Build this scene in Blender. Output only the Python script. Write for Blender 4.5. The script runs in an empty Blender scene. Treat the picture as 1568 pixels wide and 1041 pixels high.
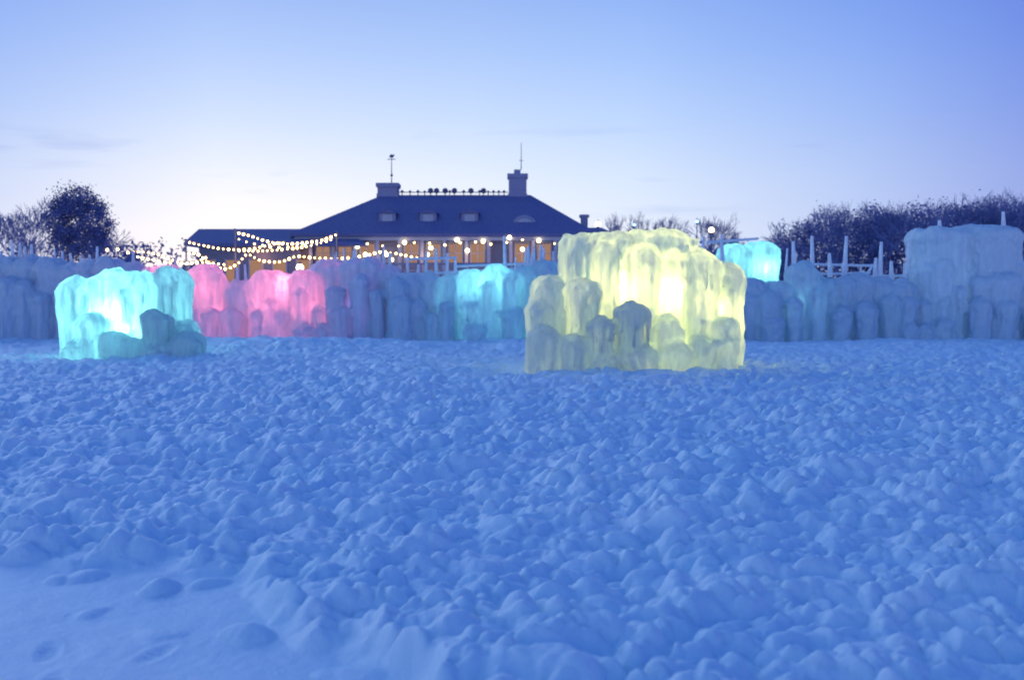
import bpy, bmesh, math, random
import numpy as np
from mathutils import Vector, noise, Matrix

random.seed(7); rng=np.random.default_rng(11)
scene=bpy.context.scene
scene.view_settings.view_transform='Standard'
scene.view_settings.look='None'
scene.view_settings.exposure=0

CAM_H=1.7
# placement helpers: pixel column (b) / pixel row (e) at an estimated distance d -> metres
def X(b,d): return (b-784)*d/1524.0
def Z(e,d): return (450-e)*d/1524.0+CAM_H

# ------------------------------------------------------------------ materials
def new_mat(name):
    m=bpy.data.materials.new(name); m.use_nodes=True
    nt=m.node_tree; nt.nodes.clear()
    out=nt.nodes.new('ShaderNodeOutputMaterial')
    return m,nt,out
def N(nt,t,**kw):
    n=nt.nodes.new(t)
    for k,v in kw.items(): setattr(n,k,v)
    return n
def ramp(nt,stops,src):
    r=N(nt,'ShaderNodeValToRGB'); el=r.color_ramp.elements
    while len(el)>1: el.remove(el[-1])
    el[0].position=stops[0][0]; el[0].color=(*stops[0][1],1)
    for p,c in stops[1:]:
        e=el.new(p); e.color=(*c,1)
    nt.links.new(src,r.inputs[0]); return r
def tex_noise(nt,scale,detail=4,mapscale=None,rough=0.5):
    tc=N(nt,'ShaderNodeTexCoord'); n=N(nt,'ShaderNodeTexNoise')
    n.inputs['Scale'].default_value=scale; n.inputs['Detail'].default_value=detail
    n.inputs['Roughness'].default_value=rough
    if mapscale:
        mp=N(nt,'ShaderNodeMapping'); mp.inputs['Scale'].default_value=mapscale
        nt.links.new(tc.outputs['Object'],mp.inputs[0]); nt.links.new(mp.outputs[0],n.inputs['Vector'])
    else: nt.links.new(tc.outputs['Object'],n.inputs['Vector'])
    return n
def simple(name,c1,c2,scale=3,rough=0.8,bump=0.0,mapscale=None):
    m,nt,out=new_mat(name)
    p=N(nt,'ShaderNodeBsdfPrincipled'); p.inputs['Roughness'].default_value=rough
    n=tex_noise(nt,scale,4,mapscale)
    r=ramp(nt,[(0.3,c1),(0.7,c2)],n.outputs[0])
    nt.links.new(r.outputs[0],p.inputs['Base Color'])
    if bump>0:
        b=N(nt,'ShaderNodeBump'); b.inputs['Strength'].default_value=bump; b.inputs['Distance'].default_value=0.05
        nt.links.new(n.outputs[0],b.inputs['Height']); nt.links.new(b.outputs[0],p.inputs['Normal'])
    nt.links.new(p.outputs[0],out.inputs[0]); return m
def emis(name,c,s):
    m,nt,out=new_mat(name)
    e=N(nt,'ShaderNodeEmission'); e.inputs[0].default_value=(*c,1); e.inputs[1].default_value=s
    nt.links.new(e.outputs[0],out.inputs[0])
    m.cycles.emission_sampling='NONE'
    return m
def snow_mat():
    m,nt,out=new_mat('snow_surface')
    p=N(nt,'ShaderNodeBsdfPrincipled'); p.inputs['Roughness'].default_value=0.5
    n=tex_noise(nt,0.8,5)
    r=ramp(nt,[(0.3,(0.62,0.86,0.95)),(0.7,(0.82,0.95,0.98))],n.outputs[0])
    nt.links.new(r.outputs[0],p.inputs['Base Color'])
    f=tex_noise(nt,20,7,None,0.65)
    b=N(nt,'ShaderNodeBump'); b.inputs['Strength'].default_value=0.55; b.inputs['Distance'].default_value=0.022
    nt.links.new(f.outputs[0],b.inputs['Height']); nt.links.new(b.outputs[0],p.inputs['Normal'])
    nt.links.new(p.outputs[0],out.inputs[0]); return m
def ice_mat(name,dif,tr,fac=(0.45,0.8)):
    m,nt,out=new_mat(name)
    p=N(nt,'ShaderNodeBsdfPrincipled'); p.inputs['Roughness'].default_value=0.38
    t=N(nt,'ShaderNodeBsdfTranslucent')
    mix=N(nt,'ShaderNodeMixShader')
    n=tex_noise(nt,2.6,6,(2.0,2.0,0.3),0.65)
    r=ramp(nt,[(0.3,(fac[0],)*3),(0.7,(fac[1],)*3)],n.outputs[0])
    rc=ramp(nt,[(0.3,tuple(c*0.85 for c in dif)),(0.7,dif)],n.outputs[0])
    rt=ramp(nt,[(0.28,tuple(c*0.58 for c in tr)),(0.68,tr)],n.outputs[0])
    nt.links.new(rc.outputs[0],p.inputs['Base Color']); nt.links.new(rt.outputs[0],t.inputs[0])
    nt.links.new(r.outputs[0],mix.inputs[0]); nt.links.new(p.outputs[0],mix.inputs[1]); nt.links.new(t.outputs[0],mix.inputs[2])
    f=tex_noise(nt,9,7,(1.3,1.3,0.35),0.7)
    b=N(nt,'ShaderNodeBump'); b.inputs['Strength'].default_value=0.7; b.inputs['Distance'].default_value=0.07
    nt.links.new(f.outputs[0],b.inputs['Height']); nt.links.new(b.outputs[0],p.inputs['Normal']); nt.links.new(b.outputs[0],t.inputs['Normal'])
    nt.links.new(mix.outputs[0],out.inputs[0]); return m

M_snow=snow_mat()
M_ice=ice_mat('ice_blue',(0.70,0.87,1.0),(0.78,0.87,0.97),(0.2,0.46))
M_icey=ice_mat('ice_clear',(0.76,0.90,0.98),(0.88,0.92,0.90),(0.32,0.62))
M_roof=simple('slate_roof',(0.12,0.13,0.28),(0.18,0.19,0.36),6,0.8,0.3)  # slate colour raised towards blue to stand in for distance haze
M_wall=simple('shingle_wall',(0.22,0.2,0.26),(0.3,0.28,0.34),8,0.9)
M_trim=simple('painted_trim',(0.4,0.42,0.5),(0.5,0.5,0.6),5,0.6)
M_brick=simple('chimney_brick',(0.26,0.27,0.42),(0.34,0.34,0.48),8,0.9)
M_dark=simple('dark_metal',(0.08,0.09,0.18),(0.13,0.14,0.25),5,0.6)
M_bark=simple('bark',(0.15,0.17,0.34),(0.2,0.22,0.42),4,0.95)  # bark colour includes a blue aerial-haze tint
M_leaf=simple('winter_foliage',(0.09,0.11,0.25),(0.16,0.18,0.38),0.8,0.95)  # foliage colour with aerial haze mixed in as blue
M_pole=simple('frosted_pole',(0.65,0.74,0.84),(0.85,0.9,0.95),5,0.5)
M_wood=simple('weathered_wood',(0.2,0.2,0.3),(0.3,0.3,0.42),5,0.8)
M_win=emis('lit_window',(1.0,0.55,0.36),0.36)
M_bulb=emis('warm_bulb',(1.0,0.62,0.22),11)
M_lamp=emis('lamp_globe',(1.0,0.78,0.4),8)
M_lampb=emis('blue_lamp_globe',(0.3,0.5,1.0),4)

# ------------------------------------------------------------------ mesh helpers
def link(o,parent=None):
    scene.collection.objects.link(o)
    if parent: o.parent=parent
    return o
def empty(name):
    e=bpy.data.objects.new(name,None); return link(e)
def mesh_obj(name,V,F,mat,parent=None,smooth=False):
    me=bpy.data.meshes.new(name); me.from_pydata(V,[],F); me.update()
    me.materials.append(mat)
    if smooth: me.polygons.foreach_set('use_smooth',[True]*len(me.polygons))
    return link(bpy.data.objects.new(name,me),parent)
class MB:
    def __init__(s): s.V=[];s.F=[]
    def add(s,V,F):
        o=len(s.V); s.V+=V; s.F+=[tuple(i+o for i in f) for f in F]
    def box(s,x0,x1,y0,y1,z0,z1):
        s.add([(x0,y0,z0),(x1,y0,z0),(x1,y1,z0),(x0,y1,z0),(x0,y0,z1),(x1,y0,z1),(x1,y1,z1),(x0,y1,z1)],
              [(0,3,2,1),(4,5,6,7),(0,1,5,4),(1,2,6,5),(2,3,7,6),(3,0,4,7)])
    def tube(s,p0,p1,r0,r1,n=5):
        p0=Vector(p0);p1=Vector(p1); d=(p1-p0)
        if d.length<1e-6:return
        d.normalize(); a=d.orthogonal().normalized(); b=d.cross(a)
        V=[]
        for p,r in((p0,r0),(p1,r1)):
            for i in range(n):
                t=2*math.pi*i/n; V.append(tuple(p+a*(r*math.cos(t))+b*(r*math.sin(t))))
        F=[(i,(i+1)%n,n+(i+1)%n,n+i) for i in range(n)]
        F.append(tuple(range(n-1,-1,-1))); F.append(tuple(range(n,2*n)))
        s.add(V,F)
    def ball(s,c,r,n=8,m=5):
        V=[(c[0],c[1],c[2]-r)]
        for j in range(1,m):
            ph=-math.pi/2+math.pi*j/m
            for i in range(n):
                t=2*math.pi*i/n; V.append((c[0]+r*math.cos(ph)*math.cos(t),c[1]+r*math.cos(ph)*math.sin(t),c[2]+r*math.sin(ph)))
        V.append((c[0],c[1],c[2]+r)); F=[]
        for i in range(n): F.append((0,1+(i+1)%n,1+i))
        for j in range(m-2):
            for i in range(n):
                a=1+j*n+i;b=1+j*n+(i+1)%n; F.append((a,b,b+n,a+n))
        L=len(V)-1
        for i in range(n): F.append((L,1+(m-2)*n+i,1+(m-2)*n+(i+1)%n))
        s.add(V,F)
    def make(s,name,mat,parent=None,smooth=False): return mesh_obj(name,s.V,s.F,mat,parent,smooth)

# ------------------------------------------------------------------ ground
def hash2(ix,iy,k):
    v=np.sin(ix*127.1+iy*311.7+k*74.7)*43758.5453
    return v-np.floor(v)
def lumps(x,y,cell,k,keep=1.0,sharp=0.5,r0=0.42,r1=0.34,P=4.5):
    """field of rounded clods, softly merged"""
    gx=x/cell; gy=y/cell; ix=np.floor(gx); iy=np.floor(gy); h=np.zeros_like(x)
    for dx in(-1,0,1):
        for dy in(-1,0,1):
            cx=ix+dx; cy=iy+dy
            px=cx+hash2(cx,cy,k); py=cy+hash2(cx,cy,k+1)
            r=r0+r1*hash2(cx,cy,k+2); hh=(0.3+0.7*hash2(cx,cy,k+3))*(hash2(cx,cy,k+4)<keep)
            a=hash2(cx,cy,k+5)*3.14; ca=np.cos(a);sa=np.sin(a)
            u=(gx-px)*ca+(gy-py)*sa; v=-(gx-px)*sa+(gy-py)*ca
            d2=(u*u*1.3+v*v*0.75)/(r*r)
            h=h+(hh*np.clip(1-d2,0,1)**sharp)**P
    return h**(1/P)
def vnoise(x,y,k):
    ix=np.floor(x);iy=np.floor(y);fx=x-ix;fy=y-iy
    fx=fx*fx*(3-2*fx);fy=fy*fy*(3-2*fy)
    return (hash2(ix,iy,k)*(1-fx)+hash2(ix+1,iy,k)*fx)*(1-fy)+(hash2(ix,iy+1,k)*(1-fx)+hash2(ix+1,iy+1,k)*fx)*fy
def sstep(a,b,t):
    t=np.clip((t-a)/(b-a),0,1); return t*t*(3-2*t)
def ground_h(x,y):
    wx=x+0.12*(vnoise(x*3.3,y*3.3,3)-.5)+0.04*(vnoise(x*9,y*9,4)-.5)+0.012*(vnoise(x*25,y*25,7)-.5)
    wy=y+0.12*(vnoise(x*3.3,y*3.3,5)-.5)+0.04*(vnoise(x*9,y*9,6)-.5)+0.012*(vnoise(x*25,y*25,8)-.5)
    big=0.18*(vnoise(x*.45,y*.45,1)-.5)+0.12*(vnoise(x*1.3,y*1.3,2)-.5)
    dens=0.6+0.4*vnoise(x*.8,y*.8,77)
    l=0.11*lumps(wx,wy,0.40,10,0.55,0.75)+0.11*lumps(wx+3,wy,0.21,20,0.85,0.7)*dens+0.055*lumps(wx,wy+5,0.12,30,0.8,0.7)
    l+=0.012*vnoise(x*20,y*20,40)+0.007*vnoise(x*50,y*50,41)
    bound=np.interp(x,[-8,-4.5,-3.2,-1.75,-0.95,-0.45,0.1],[7.0,6.6,6.4,6.1,5.05,4.35,3.0])
    bound=bound+0.55*(vnoise(x*1.7+9,y*1.7,50)-.5)+0.3*(vnoise(x*5,y*5,51)-.5)
    rough=sstep(-0.15,0.25,y-bound)
    fl=0.010*vnoise(x*5,y*5,61)+0.02*vnoise(x*1.5,y*1.5,62)+0.005*vnoise(x*16,y*16,63)+0.05*lumps(wx,wy,0.22,66,0.05,0.8)
    for bx,by,br,bh in((-2.09,5.76,.14,.10),(-1.33,4.94,.15,.09),(-1.2,5.15,.08,.04),(-2.75,6.0,.1,.05)):
        q=((wx-bx)**2+(wy-by)**2)/(br*br); fl=np.maximum(fl,bh*np.clip(1-q,0,1)**.8)
    fade=1-0.3*sstep(14,30,y)
    h=big*(0.25+0.75*rough)+(l*rough*fade)+(1-rough)*fl+0.03*rough
    for fx,fy,a in((-2.25,4.75,.3),(-1.72,4.72,-.3),(-2.05,4.35,.2)):
        u_=(x-fx)*math.cos(a)+(y-fy)*math.sin(a); v_=-(x-fx)*math.sin(a)+(y-fy)*math.cos(a)
        q=(u_/0.05)**2+(v_/0.13)**2
        h=h-0.008*np.exp(-q**2)*(1+.8*np.sin(v_*120))+0.003*np.exp(-(q-2)**2)
    h=h+0.30*np.exp(-((x+6)/5.5)**2-((y-30)/2.5)**2)
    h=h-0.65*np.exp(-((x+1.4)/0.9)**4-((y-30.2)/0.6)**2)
    h=h*(1-sstep(45,70,y))
    return h-0.05
ys=list(np.linspace(-30,2.0,30)); y=2.05
while y<42: ys.append(y); y+=max(0.013,0.0036*y)
while y<3500: ys.append(y); y*=1.12
ys=np.array(ys); nc=780
u=np.linspace(-1,1,nc)
half=np.where(ys<42,1.2+0.66*ys,28.92+(ys-42)*1.5)
half=np.where(ys<2.05,2.553+(2.05-ys)*0.8,half)
GX=(half[:,None]*u[None,:]); GY=np.repeat(ys[:,None],nc,1)
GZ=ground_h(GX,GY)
nr=len(ys)
co=np.stack([GX,GY,GZ],-1).reshape(-1,3).astype(np.float32)
idx=np.arange(nr*nc).reshape(nr,nc)
F=np.stack([idx[:-1,:-1],idx[:-1,1:],idx[1:,1:],idx[1:,:-1]],-1).reshape(-1,4)
me=bpy.data.meshes.new('snow_ground')
me.vertices.add(len(co)); me.vertices.foreach_set('co',co.ravel())
me.loops.add(F.size); me.loops.foreach_set('vertex_index',F.ravel().astype(np.int32))
me.polygons.add(len(F)); me.polygons.foreach_set('loop_start',np.arange(0,F.size,4,dtype=np.int32))
me.polygons.foreach_set('use_smooth',np.ones(len(F),dtype=bool))
me.update(calc_edges=True); me.validate()
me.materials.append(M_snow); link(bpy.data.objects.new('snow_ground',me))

# ------------------------------------------------------------------ ice
class Ice:
    def __init__(s,ribs=1.0): s.mb=MB(); s.ribs=ribs
    def col(s,cx,cy,rx,ry,zt,exp=2.2,cap=0.12,flare=0.12,zb=-0.25,lump=0.07,cr=0.5):
        """one frozen column with a bulging cap and a flared, fluted foot"""
        na=30; nz=26; V=[];F=[]; seed=random.random()*100
        capr=min(rx,ry,cr)
        for j in range(nz+1):
            t=j/nz
            if t<0.62: z=zb+(zt-capr-zb)*(t/0.62); k=1.0
            else:
                a=(t-0.62)/0.38*math.pi/2*0.97; z=zt-capr+capr*math.sin(a); k=None
            hh=(z-zb)/(zt-zb)
            base=1+flare*(1-hh)**2
            capb=cap*math.exp(-((z-(zt-capr*0.9))/(capr*0.55))**2)
            if k is None:
                inset=capr*(1-math.cos(a))
                ax=rx*(base+capb)-inset*0.97; ay=ry*(base+capb)-inset*0.97
            else: ax=rx*(base+capb); ay=ry*(base+capb)
            for i in range(na):
                th=2*math.pi*i/na; c=math.cos(th); q=math.sin(th)
                w=(abs(c)**exp+abs(q)**exp)**(-1/exp)
                n=noise.noise(Vector((c*1.6+seed,q*1.6,z*0.9+seed)))*lump+noise.noise(Vector((c*4+seed,q*4,z*0.5)))*lump*0.9
                V.append((cx+ax*w*c*(1+n),cy+ay*w*q*(1+n),z+ (noise.noise(Vector((cx+ax*c*1.5,q*ay*1.5,3)))*0.16 if k is None else 0)))
        for j in range(nz):
            for i in range(na):
                a=j*na+i;b=j*na+(i+1)%na; F.append((a,b,b+na,a+na))
        F.append(tuple(range(na-1,-1,-1))); F.append(tuple(nz*na+i for i in range(na)))
        s.mb.add(V,F)
        m=int((8+16*rx)*s.ribs)
        for i in range(m):
            th=random.uniform(math.pi*0.97,math.pi*2.03); c=math.cos(th); q=math.sin(th)
            w=(abs(c)**exp+abs(q)**exp)**(-1/exp)
            px=cx+rx*w*c*(1+cap*.8); py=cy+ry*w*q*(1+cap*.8)
            z1=zt-capr*random.uniform(.6,1.2); ln=random.uniform(.25,.9)*min(1.2,zt*.6)
            r=random.uniform(.03,.065)
            s.mb.tube((px,py,z1),(px*.97+cx*.03,py*.97+cy*.03,max(z1-ln,-.1)),r,r*.35,6)
    def build(s,name,mat,voxel,disp=0.05,parent=None):
        o=s.mb.make('tmp',mat)
        m=o.modifiers.new('r','REMESH'); m.mode='VOXEL'; m.voxel_size=voxel; m.use_smooth_shade=True
        sm=o.modifiers.new('s','SMOOTH'); sm.iterations=2
        dg=bpy.context.evaluated_depsgraph_get()
        me=bpy.data.meshes.new_from_object(o.evaluated_get(dg)); bpy.data.objects.remove(o)
        n=len(me.vertices); P=np.empty(n*3,np.float32); me.vertices.foreach_get('co',P); P=P.reshape(-1,3)
        Nn=np.empty(n*3,np.float32); me.vertices.foreach_get('normal',Nn); Nn=Nn.reshape(-1,3)
        d=np.empty(n)
        for i in range(n):
            x,y,z=P[i].tolist()
            d[i]=noise.noise((x*3.6,y*3.6,z*0.8))*0.8+noise.noise((x*9,y*9,z*1.6))*0.5+noise.noise((x*4.5,y*4.5,z*4.5))*0.65+noise.noise((x*17,y*17,z*5))*0.25
        P=P+Nn*(d*disp)[:,None]
        me.vertices.foreach_set('co',P.astype(np.float32).ravel())
        me.polygons.foreach_set('use_smooth',[True]*len(me.polygons)); me.update()
        me.materials.clear(); me.materials.append(mat)
        me.name=name
        return link(bpy.data.objects.new(name,me),parent)

def plight(name,loc,col,power,r=0.25,parent=None):
    l=bpy.data.lights.new(name,'POINT'); l.color=col; l.energy=power; l.shadow_soft_size=r
    o=bpy.data.objects.new(name,l); o.location=loc; return link(o,parent)

def part(ice,b0,b1,top,d,ry,exp=2.4,cap=0.1,flare=0.1,lump=0.07,cr=0.5):
    cx=(X(b0,d)+X(b1,d))/2; rx=(X(b1,d)-X(b0,d))/2/(1+cap*0.6)
    ice.col(cx,d,rx,ry,Z(top,d),exp,cap,flare,lump=lump,cr=cr)

# --- yellow tower
T=empty('ice_tower')
I=Ice()
part(I,856,915,361,22.9,0.95,3.6,0.05,0.02,cr=.25)
part(I,895,968,359,22.8,0.98,3.6,0.05,0.02,cr=.25)
part(I,950,1058,356,22.9,0.95,4.0,0.06,0.02,cr=.28)
part(I,905,950,372,22.1,0.45,2.4,0.03,0.02,cr=.25)
part(I,956,1008,374,21.95,0.42,2.4,0.08,0.02)
part(I,1010,1042,385,22.1,0.35,2.4,0.05,0.02)
part(I,1038,1100,378,22.2,0.6,2.3,0.12,0.02,cr=.55)
part(I,1088,1134,402,22.7,0.8,2.6,0.1,0.10)
part(I,812,880,422,22.6,0.7,2.6,0.08,0.08)
part(I,806,850,458,22.2,0.5,2.4,0.05,0.12)
part(I,866,916,424,21.8,0.36,2.1,0.26,0.04)
part(I,942,992,460,21.2,0.32,2.0,0.34,0.02)
part(I,902,940,484,21.2,0.28,2.0,0.32,0.04)
part(I,990,1046,484,21.6,0.45,2.4,0.12,0.05)
part(I,1050,1086,476,21.9,0.35,2.3,0.14,0.05)
part(I,1084,1130,482,21.8,0.5,2.4,0.12,0.08)
part(I,806,862,500,21.6,0.5,2.3,0.12,0.1)
part(I,850,905,510,21.4,0.4,2.3,0.18,0.08)
part(I,946,1010,526,21.1,0.35,2.2,0.2,0.08)
part(I,900,952,532,21.3,0.35,2.3,0.18,0.08)
part(I,1005,1060,522,21.2,0.38,2.2,0.2,0.08)
part(I,1055,1095,512,21.5,0.4,2.2,0.16,0.06)
part(I,1088,1132,505,21.5,0.4,2.2,0.16,0.08)
I.build('ice_shell',M_icey,0.036,0.055,T)
Y=(1.0,0.90,0.22)
plight('lamp_a',(X(955,22.2),22.10,1.80),Y,60,0.1,T)
plight('lamp_b',(X(1022,22.2),22.10,1.75),Y,85,0.1,T)
plight('lamp_c',(X(1102,22.4),22.25,1.30),Y,30,0.1,T)
plight('lamp_d',(X(925,22),21.85,0.75),Y,10,0.1,T)
plight('lamp_e',(X(1030,22),21.9,0.6),Y,14,0.1,T)

# --- left aqua tower
T2=empty('ice_tower')
I=Ice(); d=26.3
part(I,104,170,425,d,1.1,3.0,0.08,0.04,cr=.4)
part(I,150,210,417,d-.1,0.95,3.0,0.08,0.02,cr=.4)
part(I,195,252,420,d-.1,0.95,3.0,0.08,0.02,cr=.4)
part(I,240,292,411,d,0.7,2.6,0.10,0.04,cr=.45)
part(I,262,302,490,d-.5,0.6,2.4,0.1,0.12)
part(I,99,135,438,d-.4,0.6,2.6,0.08,0.10)
part(I,116,163,479,d-1.2,0.36,2.1,0.28,0.04)
part(I,218,262,474,d-1.3,0.36,2.1,0.28,0.04)
part(I,98,150,515,d-1.3,0.45,2.3,0.14,0.12)
part(I,150,205,508,d-1.35,0.4,2.3,0.14,0.1)
part(I,178,232,520,d-1.5,0.35,2.3,0.14,0.1)
part(I,225,275,522,d-1.5,0.35,2.3,0.14,0.1)
part(I,262,311,505,d-1.2,0.5,2.3,0.14,0.12)
I.build('ice_shell',M_icey,0.04,0.055,T2)
C=(0.32,1.0,0.90)
plight('lamp_a',(X(192,d),d-.60,1.25),C,95,0.1,T2)
plight('lamp_b',(X(212,d),d-.95,0.80),C,26,0.1,T2)
plight('lamp_c',(X(150,d),d-.3,1.3),C,24,0.1,T2)

# --- long castle wall
TW=empty('ice_castle_wall')
I=Ice(0.6)
prof=[(-260,398),(90,396),(200,402),(212,411),(282,411),(288,424),(343,424),(350,430),(385,430),(392,426),(494,424),(500,400),(615,398),(622,421),(690,421),(698,418),(785,416),(790,402),(860,400),(1060,410),(1095,425),(1197,425),(1200,402),(1240,402),(1245,418),(1318,420),(1325,424),(1392,422),(1396,400),(1545,400),(1550,418),(1850,405)]
pb=[p[0] for p in prof]; pe=[p[1] for p in prof]
b=-260
while b<1850:
    w=random.uniform(28,48); mid=b+w/2
    top=float(np.interp(mid,pb,pe))+random.uniform(-7,9)
    part(I,b-3,b+w+3,top,36.6+random.uniform(-.25,.25),0.7,2.6,0.1,0.04,cr=.45)
    b+=w*0.9
b=-260
while b<1850:
    w=random.uniform(20,38); mid=b+w/2
    lit=280<mid<500 or 690<mid<790
    top=float(np.interp(mid,pb,pe))+(random.uniform(36,66) if lit else random.uniform(14,58))
    part(I,b,b+w,top,35.7+random.uniform(-.25,.2),0.38,2.1,0.24,0.05)
    if random.random()<0.35:
        part(I,b+5,b+w+6,top+random.uniform(25,45) if top<455 else 495,35.25,0.32,2.1,0.2,0.1)
    b+=w*random.uniform(0.9,1.35)
part(I,286,346,404,36.1,0.6,2.4,0.06,0.02,cr=.66)
part(I,386,446,413,36.1,0.6,2.4,0.06,0.02,cr=.66)
part(I,440,496,412,36.15,0.6,2.4,0.06,0.02,cr=.66)
part(I,216,284,408,36.4,0.5,2.6,0.06,0.02,cr=.4)
part(I,698,742,411,36.2,0.6,2.3,0.10,0.02,cr=.55)
part(I,734,782,404,36.25,0.6,2.3,0.10,0.02,cr=.55)
part(I,736,760,430,35.6,0.3,2.1,0.2,0.03)
part(I,770,800,418,35.8,0.35,2.1,0.2,0.03)
part(I,452,475,440,35.6,0.3,2.1,0.2,0.03)
part(I,404,424,455,35.6,0.28,2.1,0.2,0.03)
part(I,1394,1470,351,37.0,1.3,3.6,0.05,0.02,cr=.35)
part(I,1455,1548,349,37.0,1.3,3.6,0.05,0.02,cr=.35)
part(I,1410,1460,395,35.9,0.5,2.4,0.1,0.02)
part(I,1500,1560,415,35.8,0.5,2.4,0.1,0.02)
I.build('ice_shell',M_ice,0.06,0.06,TW)
R=(1.0,0.15,0.18)
for bb,y_,z,p in((248,36.3,2.45,30),(316,36.05,1.95,60),(438,36.0,2.0,90),(412,35.9,1.4,26),(470,35.9,1.2,26),(330,35.85,1.0,22)):
    plight('red_lamp',(X(bb,36.3),y_,z),R,p,0.12,TW)
A=(0.30,1.0,0.88)
plight('teal_lamp',(X(728,36.3),36.05,2.0),A,30,0.12,TW)
plight('teal_lamp',(X(756,36.3),36.1,2.1),A,32,0.12,TW)
plight('violet_lamp',(X(545,36.3),36.2,1.3),(0.5,0.35,1.0),8,0.2,TW)
plight('white_lamp',(X(1440,36.8),36.9,2.4),(0.5,0.85,1.0),16,0.2,TW)
plight('teal_lamp',(X(1225,36.3),36.2,1.4),(0.3,0.85,0.9),8,0.2,TW)

# --- aqua tower standing behind the wall
T3=empty('ice_tower'); I=Ice(); d=40.0
part(I,1099,1150,375,d,0.9,2.8,0.08,0.02,cr=.4)
part(I,1138,1190,371,d,0.9,2.8,0.08,0.02,cr=.4)
part(I,1092,1130,384,d-.2,0.7,2.5,0.06,0.02)
part(I,1165,1194,430,d-.6,0.5,2.5,0.1,0.02)
I.build('ice_shell',M_icey,0.06,0.06,T3)
plight('lamp_a',(X(1162,d),d-.45,2.7),A,60,0.12,T3)
plight('lamp_b',(X(1122,d),d-.3,3.1),A,20,0.12,T3)

# --- sprinkler poles / scaffold rails
S=MB()
def pole(b,e0,e1,d,r=0.05,lean=0.0):
    S.tube((X(b,d),d,Z(e1,d)),(X(b,d)+lean,d,Z(e0,d)),r*1.35,r*0.7,6)
for b,e0,e1 in((1215,370,410),(1243,362,425),(1270,388,425),(1292,362,425),(1346,371,430),(1364,400,430),(1388,368,430),(1437,338,360),(1534,325,360),(1318,415,460),(1338,395,435)):
    pole(b,e0,e1,36.8,0.075,random.uniform(-.06,.06))
for b,e0,e1 in((626,395,440),(652,385,450),(668,380,440),(684,388,450),(698,395,430),(811,378,420),(774,362,420),(640,405,440),(828,375,410),(1075,362,400),(1105,360,400)):
    pole(b,e0,e1,36.9,0.065,random.uniform(-.06,.06))
for b,e0,e1 in((4,385,420),(22,370,420),(32,372,420),(40,378,430),(52,375,420),(97,385,420),(112,388,420),(126,392,420),(140,390,420),(150,378,420),(205,385,420),(270,395,420),(365,410,440),(378,405,440)):
    pole(b,e0,e1,36.7,0.06,random.uniform(-.05,.05))
for b0,b1,e0,e1 in((1240,1335,405,407),(1248,1332,420,418),(1290,1392,424,422),(620,700,397,395),(640,860,420,408),(700,858,408,402),(1080,1160,372,366)):
    S.tube((X(b0,37.6),37.6,Z(e0,37.6)),(X(b1,37.6),37.6,Z(e1,37.6)),0.05,0.05,6)
S.tube((X(1310,37.5),37.5,Z(455,37.5)),(X(1335,37.5),37.5,Z(405,37.5)),0.05,0.05,6)
for i in range(44):
    b=random.choice([random.uniform(500,620),random.uniform(500,620),random.uniform(785,860),random.uniform(1200,1400),random.uniform(0,100),random.uniform(1550,1570),random.uniform(-200,0),random.uniform(1560,1800)])
    e=float(np.interp(b,pb,pe))-random.uniform(8,22)
    pole(b,e,e+34,36.6,random.uniform(.035,.055),random.uniform(-.05,.05))
S.make('pole_scaffolding',M_pole)

# ------------------------------------------------------------------ clubhouse
B=empty('clubhouse')
def hip(mb,x0,x1,y0,y1,ze,rx0,rx1,ry,zr,th=0.25):
    V=[(x0,y0,ze),(x1,y0,ze),(x1,y1,ze),(x0,y1,ze),(rx0,ry-.6,zr),(rx1,ry-.6,zr),(rx1,ry+.6,zr),(rx0,ry+.6,zr),
       (x0,y0,ze-th),(x1,y0,ze-th),(x1,y1,ze-th),(x0,y1,ze-th)]
    mb.add(V,[(0,1,5,4),(1,2,6,5),(2,3,7,6),(3,0,4,7),(4,5,6,7),(8,9,1,0),(9,10,2,1),(10,11,3,2),(11,8,0,3),(11,10,9,8)])
r=MB()
ex0,ex1=X(445,80),X(915,80)
ZE=Z(358,80)
hip(r,ex0,ex1,80,95,ZE,X(588,87),X(812,87),87,Z(301,87))
hip(r,X(283,79),X(560,79),79,91,Z(372,79),X(310,84),X(520,84),84,Z(352,84))
V=[(X(500,82),81,Z(352,81)),(X(585,82),81,Z(352,81)),(X(556,86),86,Z(312,86)),(X(500,90),92,Z(352,81)),(X(585,90),92,Z(352,81))]
r.add(V,[(0,1,2),(0,2,3),(1,4,2),(3,2,4),(0,3,4,1)])
hip(r,X(880,82),X(950,82),81.5,92,Z(364,82),X(895,86),X(920,86),86,Z(350,86))
r.make('roof',M_roof,B)
w=MB()
w.box(ex0+.8,ex1-.8,80.9,94,-0.2,ZE-.26)
w.box(X(295,79)+.2,ex0+.79,80.2,90,-0.2,Z(372,79)-.26)
w.make('walls',M_wall,B)
t=MB(); win=MB(); tr=MB()
tr.box(ex0+.3,ex1-.3,80.2,80.5,ZE-.55,ZE-.27)
nb=13
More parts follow.
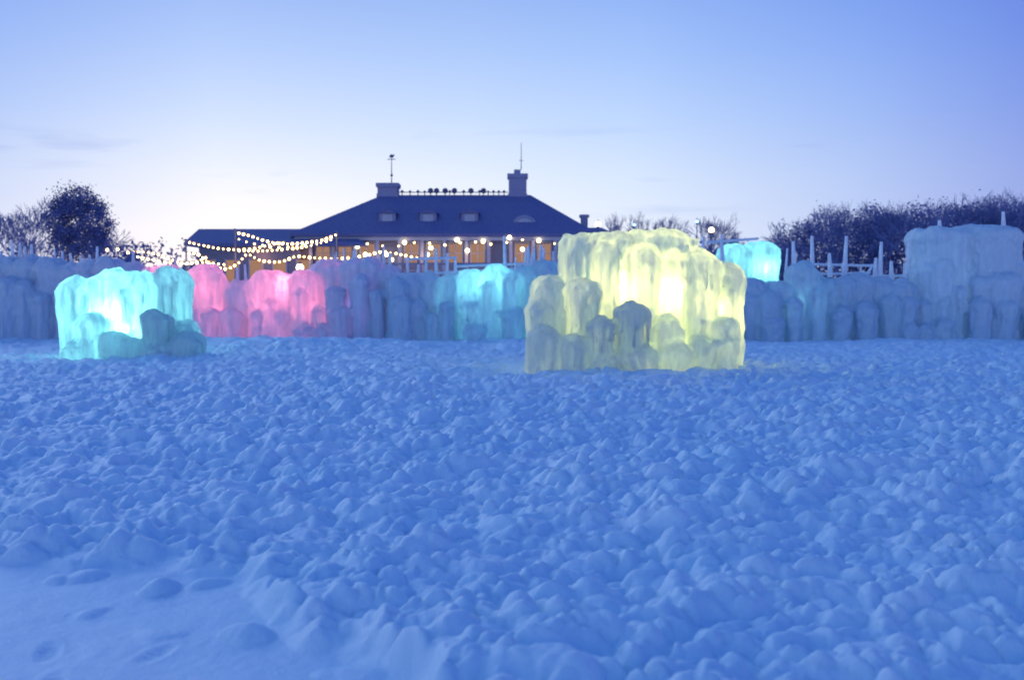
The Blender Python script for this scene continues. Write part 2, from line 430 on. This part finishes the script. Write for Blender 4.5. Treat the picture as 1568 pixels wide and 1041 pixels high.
for i in range(nb):
    cx=ex0+1.6+i*(ex1-ex0-3.2)/(nb-1)
    tr.box(cx-.13,cx+.13,80.25,80.5,0,ZE-.56)
    if i<nb-1:
        wx=cx+(ex1-ex0-3.2)/(nb-1)/2
        for zz0,zz1 in((ZE-2.3,ZE-.8),(ZE-5.0,ZE-3.1)):
            if (i*7+int(zz0))%5==0: continue
            win.box(wx-.52,wx+.52,80.86,80.88,zz0,zz1)
            tr.box(wx-.035,wx+.035,80.80,80.84,zz0,zz1); tr.box(wx-.52,wx+.52,80.805,80.835,(zz0+zz1)/2-.03,(zz0+zz1)/2+.03)
            tr.box(wx-.62,wx-.52,80.8,80.9,zz0-.1,zz1+.1); tr.box(wx+.52,wx+.62,80.8,80.9,zz0-.1,zz1+.1)
            tr.box(wx-.62,wx+.62,80.79,80.91,zz1+.1,zz1+.2)
for i in range(6):
    wx=X(320,80)+i*1.9
    win.box(wx-.5,wx+.5,80.15,80.17,2.6,4.4); tr.box(wx-.6,wx-.5,80.1,80.19,2.5,4.5); tr.box(wx+.5,wx+.6,80.1,80.19,2.5,4.5)
dr=MB()
for bc in(595,657,720):
    cx=X(bc,82.5); hw=.68; z0=Z(350,82.3); z1=Z(328,82.3)
    dr.box(cx-hw,cx+hw,82.0,86,z0,z1)
    t.add([(cx-hw-.15,81.85,z1),(cx+hw+.15,81.85,z1),(cx+hw+.15,87,z1),(cx-hw-.15,87,z1),(cx,81.85,z1+.42),(cx,87.5,z1+.42)],[(0,1,4),(1,2,5,4),(3,0,4,5),(2,3,5),(0,3,2,1)])
    tr.box(cx-.42,cx+.42,81.93,81.98,z0+.2,z1-.1)
cx=X(803,82.3); z0=Z(352,82.3); n=14; V=[];F=[]
for yy in(81.8,86.0):
    for i in range(n+1):
        a=math.pi*i/n; V.append((cx-1.05*math.cos(a),yy,z0+.15+1.0*math.sin(a)))
for i in range(n): F.append((i,i+1,n+2+i,n+1+i))
F.append(tuple(range(n,-1,-1))); dr.add(V,F)
V=[]
for i in range(n+1):
    a=math.pi*i/n; V.append((cx-.75*math.cos(a),81.77,z0+.15+.72*math.sin(a)))
tr.add(V,[tuple(range(n,-1,-1))])
dr.make('dormer_walls',M_brick,B); t.make('dormer_roofs',M_roof,B)
tr.make('trim',M_trim,B); win.make('windows',M_win,B)
c=MB()
def chim(b0,b1,e,d,e1=315):
    c.box(X(b0,d),X(b1,d),d-.8,d+.8,Z(e1,d),Z(e,d)); c.box(X(b0,d)-.12,X(b1,d)+.12,d-.92,d+.92,Z(e,d)-.28,Z(e,d)-.05+.1)
    c.box(X(b0,d)-.07,X(b1,d)+.07,d-.86,d+.86,Z(e1,d),Z(e1,d)+.9)
chim(581,611,284,87); chim(779,806,270,87); 
c.box(X(787,87),X(797,87),86.7,87.3,Z(268,87),Z(262,87))
c.box(X(889,84),X(899,84),83.6,84.4,Z(360,84),Z(333,84)); c.box(X(887,84),X(901,84),83.5,84.5,Z(334,84),Z(330,84))
c.make('chimneys',M_brick,B)
a=MB()
zr=Z(301,87)
a.tube((X(601,87),87,Z(284,87)),(X(601,87),87,Z(238,87)),.05,.03)
a.tube((X(595,87),87,Z(246,87)),(X(607,87),87,Z(246,87)),.035,.035)
a.add([(X(597,87),87,Z(243,87)),(X(603,87),87,Z(244,87)),(X(606,87),87,Z(239,87)),(X(599,87),87,Z(239,87))],[(0,1,2,3)])
a.ball((X(601,87),87,Z(270,87)),.12)
a.tube((X(798,87),87,Z(262,87)),(X(798,87),87,Z(221,87)),.04,.02)
a.tube((X(795,87),87,Z(248,87)),(X(801,87),87,Z(248,87)),.025,.025)
a.box(X(614,87),X(778,87),86.3,86.4,zr+.2,zr+.27)
for i,bb in enumerate((618,630,642,652,661,670,683,690,697,711,722,735,741,748,756,764,772)):
    bx=X(bb,87); a.box(bx-.04,bx+.04,86.31,86.39,zr-.05,zr+.2)
    big=bb in(661,670,683,697,722,741)
    a.ball((bx,86.35,zr+(.36 if big else .3)),.25 if big else random.uniform(.09,.15))
a.make('ridge_ironwork',M_dark,B)
g=MB()
for bb,e in((548,372),(620,366),(660,374),(700,362),(740,364),(780,358),(825,363),(716,378),(560,384),(800,376),(592,384),(655,384),(600,392)):
    g.ball((X(bb,80),80.05,Z(e+6,80)),.17)
g.make('porch_lamps',M_lamp,B)
for bb in(560,640,720,800,400,470): plight('porch_glow',(X(bb,79.5),79.4,4.6),(1.0,0.5,0.25),26,0.3,B)
fz=MB()
for i in range(40):
    x=X(500,66)+i*.42; fz.box(x-.05,x+.05,66,66.1,0,Z(404,66))
fz.box(X(500,66),X(880,66),65.94,65.99,Z(406,66),Z(403,66)); fz.box(X(500,66),X(880,66),65.94,65.99,Z(420,66),Z(417,66))
fz.make('terrace_fence',M_wood)

# ------------------------------------------------------------------ string lights
L=empty('string_lights'); wires=MB(); bulbs=MB()
def swag(pts,d,step=0.27):
    P=[Vector((X(b,d),d,Z(e,d))) for b,e in pts]
    Q=[]
    for i in range(len(P)-1):
        p0=P[max(i-1,0)];p1=P[i];p2=P[i+1];p3=P[min(i+2,len(P)-1)]
        for k in range(24):
            t=k/24; Q.append(0.5*((2*p1)+(p2-p0)*t+(2*p0-5*p1+4*p2-p3)*t*t+(3*p1-p0-3*p2+p3)*t**3))
    Q.append(P[-1]); acc=0
    for i in range(len(Q)-1):
        wires.tube(Q[i],Q[i+1],.018,.018,3)
        acc+=(Q[i+1]-Q[i]).length
        if acc>step:
            acc=0; q=Q[i+1]; bulbs.ball((q.x,q.y,q.z-.08),random.uniform(.045,.085),6,4)
swag([(360,354),(385,360),(410,368),(440,372),(470,370),(495,366),(516,358)],58)
swag([(285,368),(310,374),(345,380),(385,380),(420,372),(440,370)],60)
swag([(283,386),(305,388),(322,402),(345,410),(365,402),(380,388),(400,397),(430,399),(455,391),(480,393),(520,394),(560,390),(590,384),(640,394)],56)
swag([(190,386),(220,384),(250,390),(275,400),(300,400),(318,392)],57)
swag([(360,382),(395,383),(430,381),(470,376),(514,364)],62)
swag([(205,390),(240,397),(280,402),(310,400),(350,404)],54)
swag([(356,360),(375,368),(400,374),(430,378),(470,374)],64,.5)
swag([(540,376),(570,372),(600,377),(640,370),(680,374),(720,369),(760,373),(800,366),(850,372)],72,1.1)
swag([(150,384),(180,380),(205,388)],60,.6)
wires.make('wires',M_dark,L); bulbs.make('bulbs',M_bulb,L)
for bb,z in((300,3.6),(370,3.9),(440,4.0),(500,4.4)): plight('string_glow',(X(bb,58),58,z),(1,0.6,0.25),40,0.6,L)
pp=MB()
for bb,e in((285,366),(360,350),(516,355),(205,382),(640,392)):
    pp.tube((X(bb,58),58.2,0),(X(bb,58),58.2,Z(e,58)),.07,.05,6)
pp.make('posts',M_dark,L)

def lamp_post(b,e,d,mat,rr=.2):
    E=empty('street_lamp'); p=MB(); x=X(b,d); z=Z(e,d)
    p.tube((x,d,0),(x,d,z-.2),.07,.04,8); p.tube((x,d,0),(x,d,.5),.16,.14,8); p.tube((x,d,z-.25),(x,d,z-.12),.1,.14,8); p.tube((x,d,z+rr*.9),(x,d,z+rr*.9+.12),.14,.04,8)
    p.make('post',M_dark,E); q=MB(); q.ball((x,d,z),rr,10,7); q.make('globe',mat,E)
lamp_post(915,344,74,M_lamp); lamp_post(1088,353,70,M_lamp); lamp_post(1066,340,90,M_lampb,.15); lamp_post(460,410,52,M_lamp)
lamp_post(970,345,90,M_lampb,.13)

# ------------------------------------------------------------------ trees
def grow(mb,p,d,length,r,depth,spread=0.5,tips=None,nb=(2,4)):
    segs=2 if depth>1 else 1
    for s in range(segs):
        q=p+d*(length/segs); mb.tube(p,q,r,r*0.8,4 if depth>2 else 3); p=q; r*=0.8
        d=(d+Vector((random.gauss(0,.09),random.gauss(0,.09),random.gauss(0.03,.06)))).normalized()
    if tips is not None and depth<=2: tips.append(p.copy())
    if depth==0: return
    for k in range(random.randint(*nb)):
        nd=(d+Vector((random.gauss(0,spread),random.gauss(0,spread),random.gauss(0.1,spread*.5)))).normalized()
        grow(mb,p-d*random.uniform(0,length*.3),nd,length*random.uniform(.62,.85),max(r*.68,.012),depth-1,spread,tips,nb)
def leafs(mb,c,rad,n,size):
    for i in range(n):
        v=Vector((random.gauss(0,1),random.gauss(0,1),random.gauss(0,1)))*rad*0.55+c
        a=Vector((random.gauss(0,1),random.gauss(0,1),random.gauss(0,1))).normalized()*size*random.uniform(.6,1.4); b=a.orthogonal().normalized()*size*random.uniform(.2,.6)
        mb.add([tuple(v-a),tuple(v+b),tuple(v+a),tuple(v-b)],[(0,1,2,3)])
def bare_tree(b,top,d,depth=6,spread=.42,name='bare_tree'):
    E=empty(name); m=MB(); H=Z(top,d)
    grow(m,Vector((X(b,d),d,-.1)),Vector((0,0,1)),H*.27,H*.018,depth,spread); 
    zs=max(v[2] for v in m.V); k=H/zs; x0=X(b,d)
    m.V=[(x0+(v[0]-x0)*k,d+(v[1]-d)*k,v[2]*k) for v in m.V]
    m.make('branches',M_bark,E)
for b,tp,d,sp in((12,335,75,.45),(48,296,72,.36),(182,335,74,.45),(70,312,85,.4),(940,325,110,.3),(1015,322,110,.28),(1078,326,115,.35),(1120,355,110,.35)):
    bare_tree(b,tp,d,6,sp)
E=empty('oak_tree'); m=MB(); tips=[]; d0=70
grow(m,Vector((X(122,d0),d0,-.1)),Vector((0,0,1)),2.2,.2,5,.5,tips); 
m.make('trunk_and_limbs',M_bark,E); lf=MB()
cz=Z(345,d0)
for i in range(260):
    while True:
        v=Vector((random.uniform(-1,1),random.uniform(-1,1),random.uniform(-1,1)))
        if v.length<1: break
    s=1.0-0.32*max(0,v.z)
    c0=Vector((X(122,d0)+v.x*2.3*s,d0+v.y*2.1,cz+v.z*2.55))
    leafs(lf,c0,random.uniform(.3,.6),52,.10)
lf.make('foliage',M_leaf,E)
W=empty('woodland'); m=MB(); lf=MB()
tp=[(1175,372),(1200,345),(1225,335),(1255,318),(1290,302),(1330,300),(1370,312),(1400,318),(1440,302),(1500,296),(1560,293),(1700,288),(1850,300)]
tb=[q[0] for q in tp]; te=[q[1] for q in tp]
b=1178
while b<1850:
    d=random.uniform(88,112); H=Z(float(np.interp(b,tb,te))+random.uniform(-3,12),d)
    mm=MB(); x0=X(b,d)
    grow(mm,Vector((x0,d,0)),Vector((0,0,1)),H*.25,H*.017,5,.45)
    zs=max(v[2] for v in mm.V); k=H/zs
    mm.V=[(x0+(v[0]-x0)*k,d+(v[1]-d)*k,v[2]*k) for v in mm.V]
    m.add(mm.V,mm.F)
    hw=H*.2
    for i in range(34):
        zz=random.uniform(.1,.88)*H
        leafs(lf,Vector((x0+random.gauss(0,hw*.7),d+random.gauss(0,hw*.7),zz)),.95,24,.20)
    b+=random.uniform(8,14)
m.make('branches',M_bark,W); lf.make('twigs',M_leaf,W)
Wd=empty('distant_tree_line'); lf=MB()
for i in range(900):
    d=random.uniform(170,200); b=random.uniform(-300,1900)
    h=Z(385+12*math.sin(b*.021)+6*math.sin(b*.067),d)*random.uniform(.2,1)
    leafs(lf,Vector((X(b,d),d,h)),1.8,14,.55)
lf.make('foliage',M_leaf,Wd)

# ------------------------------------------------------------------ world
world=bpy.data.worlds.new('World'); scene.world=world; world.use_nodes=True
nt=world.node_tree; nt.nodes.clear()
out=N(nt,'ShaderNodeOutputWorld'); bg=N(nt,'ShaderNodeBackground'); bg.inputs[1].default_value=1.0
tc=N(nt,'ShaderNodeTexCoord'); sep=N(nt,'ShaderNodeSeparateXYZ'); nt.links.new(tc.outputs['Generated'],sep.inputs[0])
rz=ramp(nt,[(0.0,(0.86,0.88,1.0)),(0.06,(0.85,0.90,1.0)),(0.11,(0.74,0.84,1.0)),(0.17,(0.55,0.71,1.0)),(0.23,(0.40,0.58,0.97)),(0.29,(0.29,0.46,0.91)),(0.42,(0.12,0.27,0.76)),(1.0,(0.06,0.20,0.57))],sep.outputs[2])
ma=N(nt,'ShaderNodeMath',operation='MULTIPLY_ADD'); ma.inputs[1].default_value=.5; ma.inputs[2].default_value=.5
nt.links.new(sep.outputs[0],ma.inputs[0])
rx=ramp(nt,[(0.0,(.55,.65,.9)),(0.27,(.72,.79,.95)),(0.36,(1.0,1.0,1.0)),(0.48,(1,1,1)),(0.56,(.9,.94,1.0)),(0.66,(.62,.70,.93)),(0.75,(.33,.39,.78)),(1.0,(.28,.33,.72))],ma.outputs[0])
mul=N(nt,'ShaderNodeMix',data_type='RGBA',blend_type='MULTIPLY'); mul.inputs[0].default_value=1
nt.links.new(rz.outputs[0],mul.inputs[6]); nt.links.new(rx.outputs[0],mul.inputs[7])
sky=N(nt,'ShaderNodeTexSky',sky_type='NISHITA'); sky.sun_disc=False; sky.sun_elevation=math.radians(4.0); sky.sun_rotation=math.radians(-16)
add=N(nt,'ShaderNodeMix',data_type='RGBA',blend_type='ADD'); add.inputs[0].default_value=0.005
nt.links.new(mul.outputs[2],add.inputs[6]); nt.links.new(sky.outputs[0],add.inputs[7])
mp=N(nt,'ShaderNodeMapping'); mp.inputs['Scale'].default_value=(3.2,3.2,26); nt.links.new(tc.outputs['Generated'],mp.inputs[0])
cn=N(nt,'ShaderNodeTexNoise'); cn.inputs['Scale'].default_value=1.6; cn.inputs['Detail'].default_value=6; nt.links.new(mp.outputs[0],cn.inputs['Vector'])
cr=ramp(nt,[(0.0,(1,1,1)),(0.60,(1,1,1)),(0.70,(.82,.85,.94)),(1.0,(.78,.82,.92))],cn.outputs[0])
hz=ramp(nt,[(0.0,(0,0,0)),(0.06,(.6,.6,.6)),(0.13,(.9,.9,.9)),(0.19,(0,0,0))],sep.outputs[2])
cm=N(nt,'ShaderNodeMix',data_type='RGBA',blend_type='MULTIPLY')
nt.links.new(hz.outputs[0],cm.inputs[0]); nt.links.new(add.outputs[2],cm.inputs[6]); nt.links.new(cr.outputs[0],cm.inputs[7])
nt.links.new(cm.outputs[2],bg.inputs[0]); nt.links.new(bg.outputs[0],out.inputs[0])

# low afterglow from behind-left
sl=bpy.data.lights.new('sun','SUN'); sl.energy=0.5; sl.angle=math.radians(38); sl.color=(0.66,0.82,1.0)
az=math.radians(-40); el=math.radians(27)
to_sun=Vector((math.sin(az)*math.cos(el),math.cos(az)*math.cos(el),math.sin(el)))
so=link(bpy.data.objects.new('sun',sl)); so.rotation_euler=to_sun.to_track_quat('Z','Y').to_euler()

# ------------------------------------------------------------------ camera
cd=bpy.data.cameras.new('camera'); cd.sensor_width=36; cd.lens=35.0; cd.clip_end=5000; cd.clip_start=0.05
cd.dof.use_dof=True; cd.dof.focus_distance=11; cd.dof.aperture_fstop=1.6
co_=link(bpy.data.objects.new('camera',cd)); co_.location=(0,0,CAM_H)
co_.rotation_euler=(math.radians(90-2.65),0,0)
scene.camera=co_
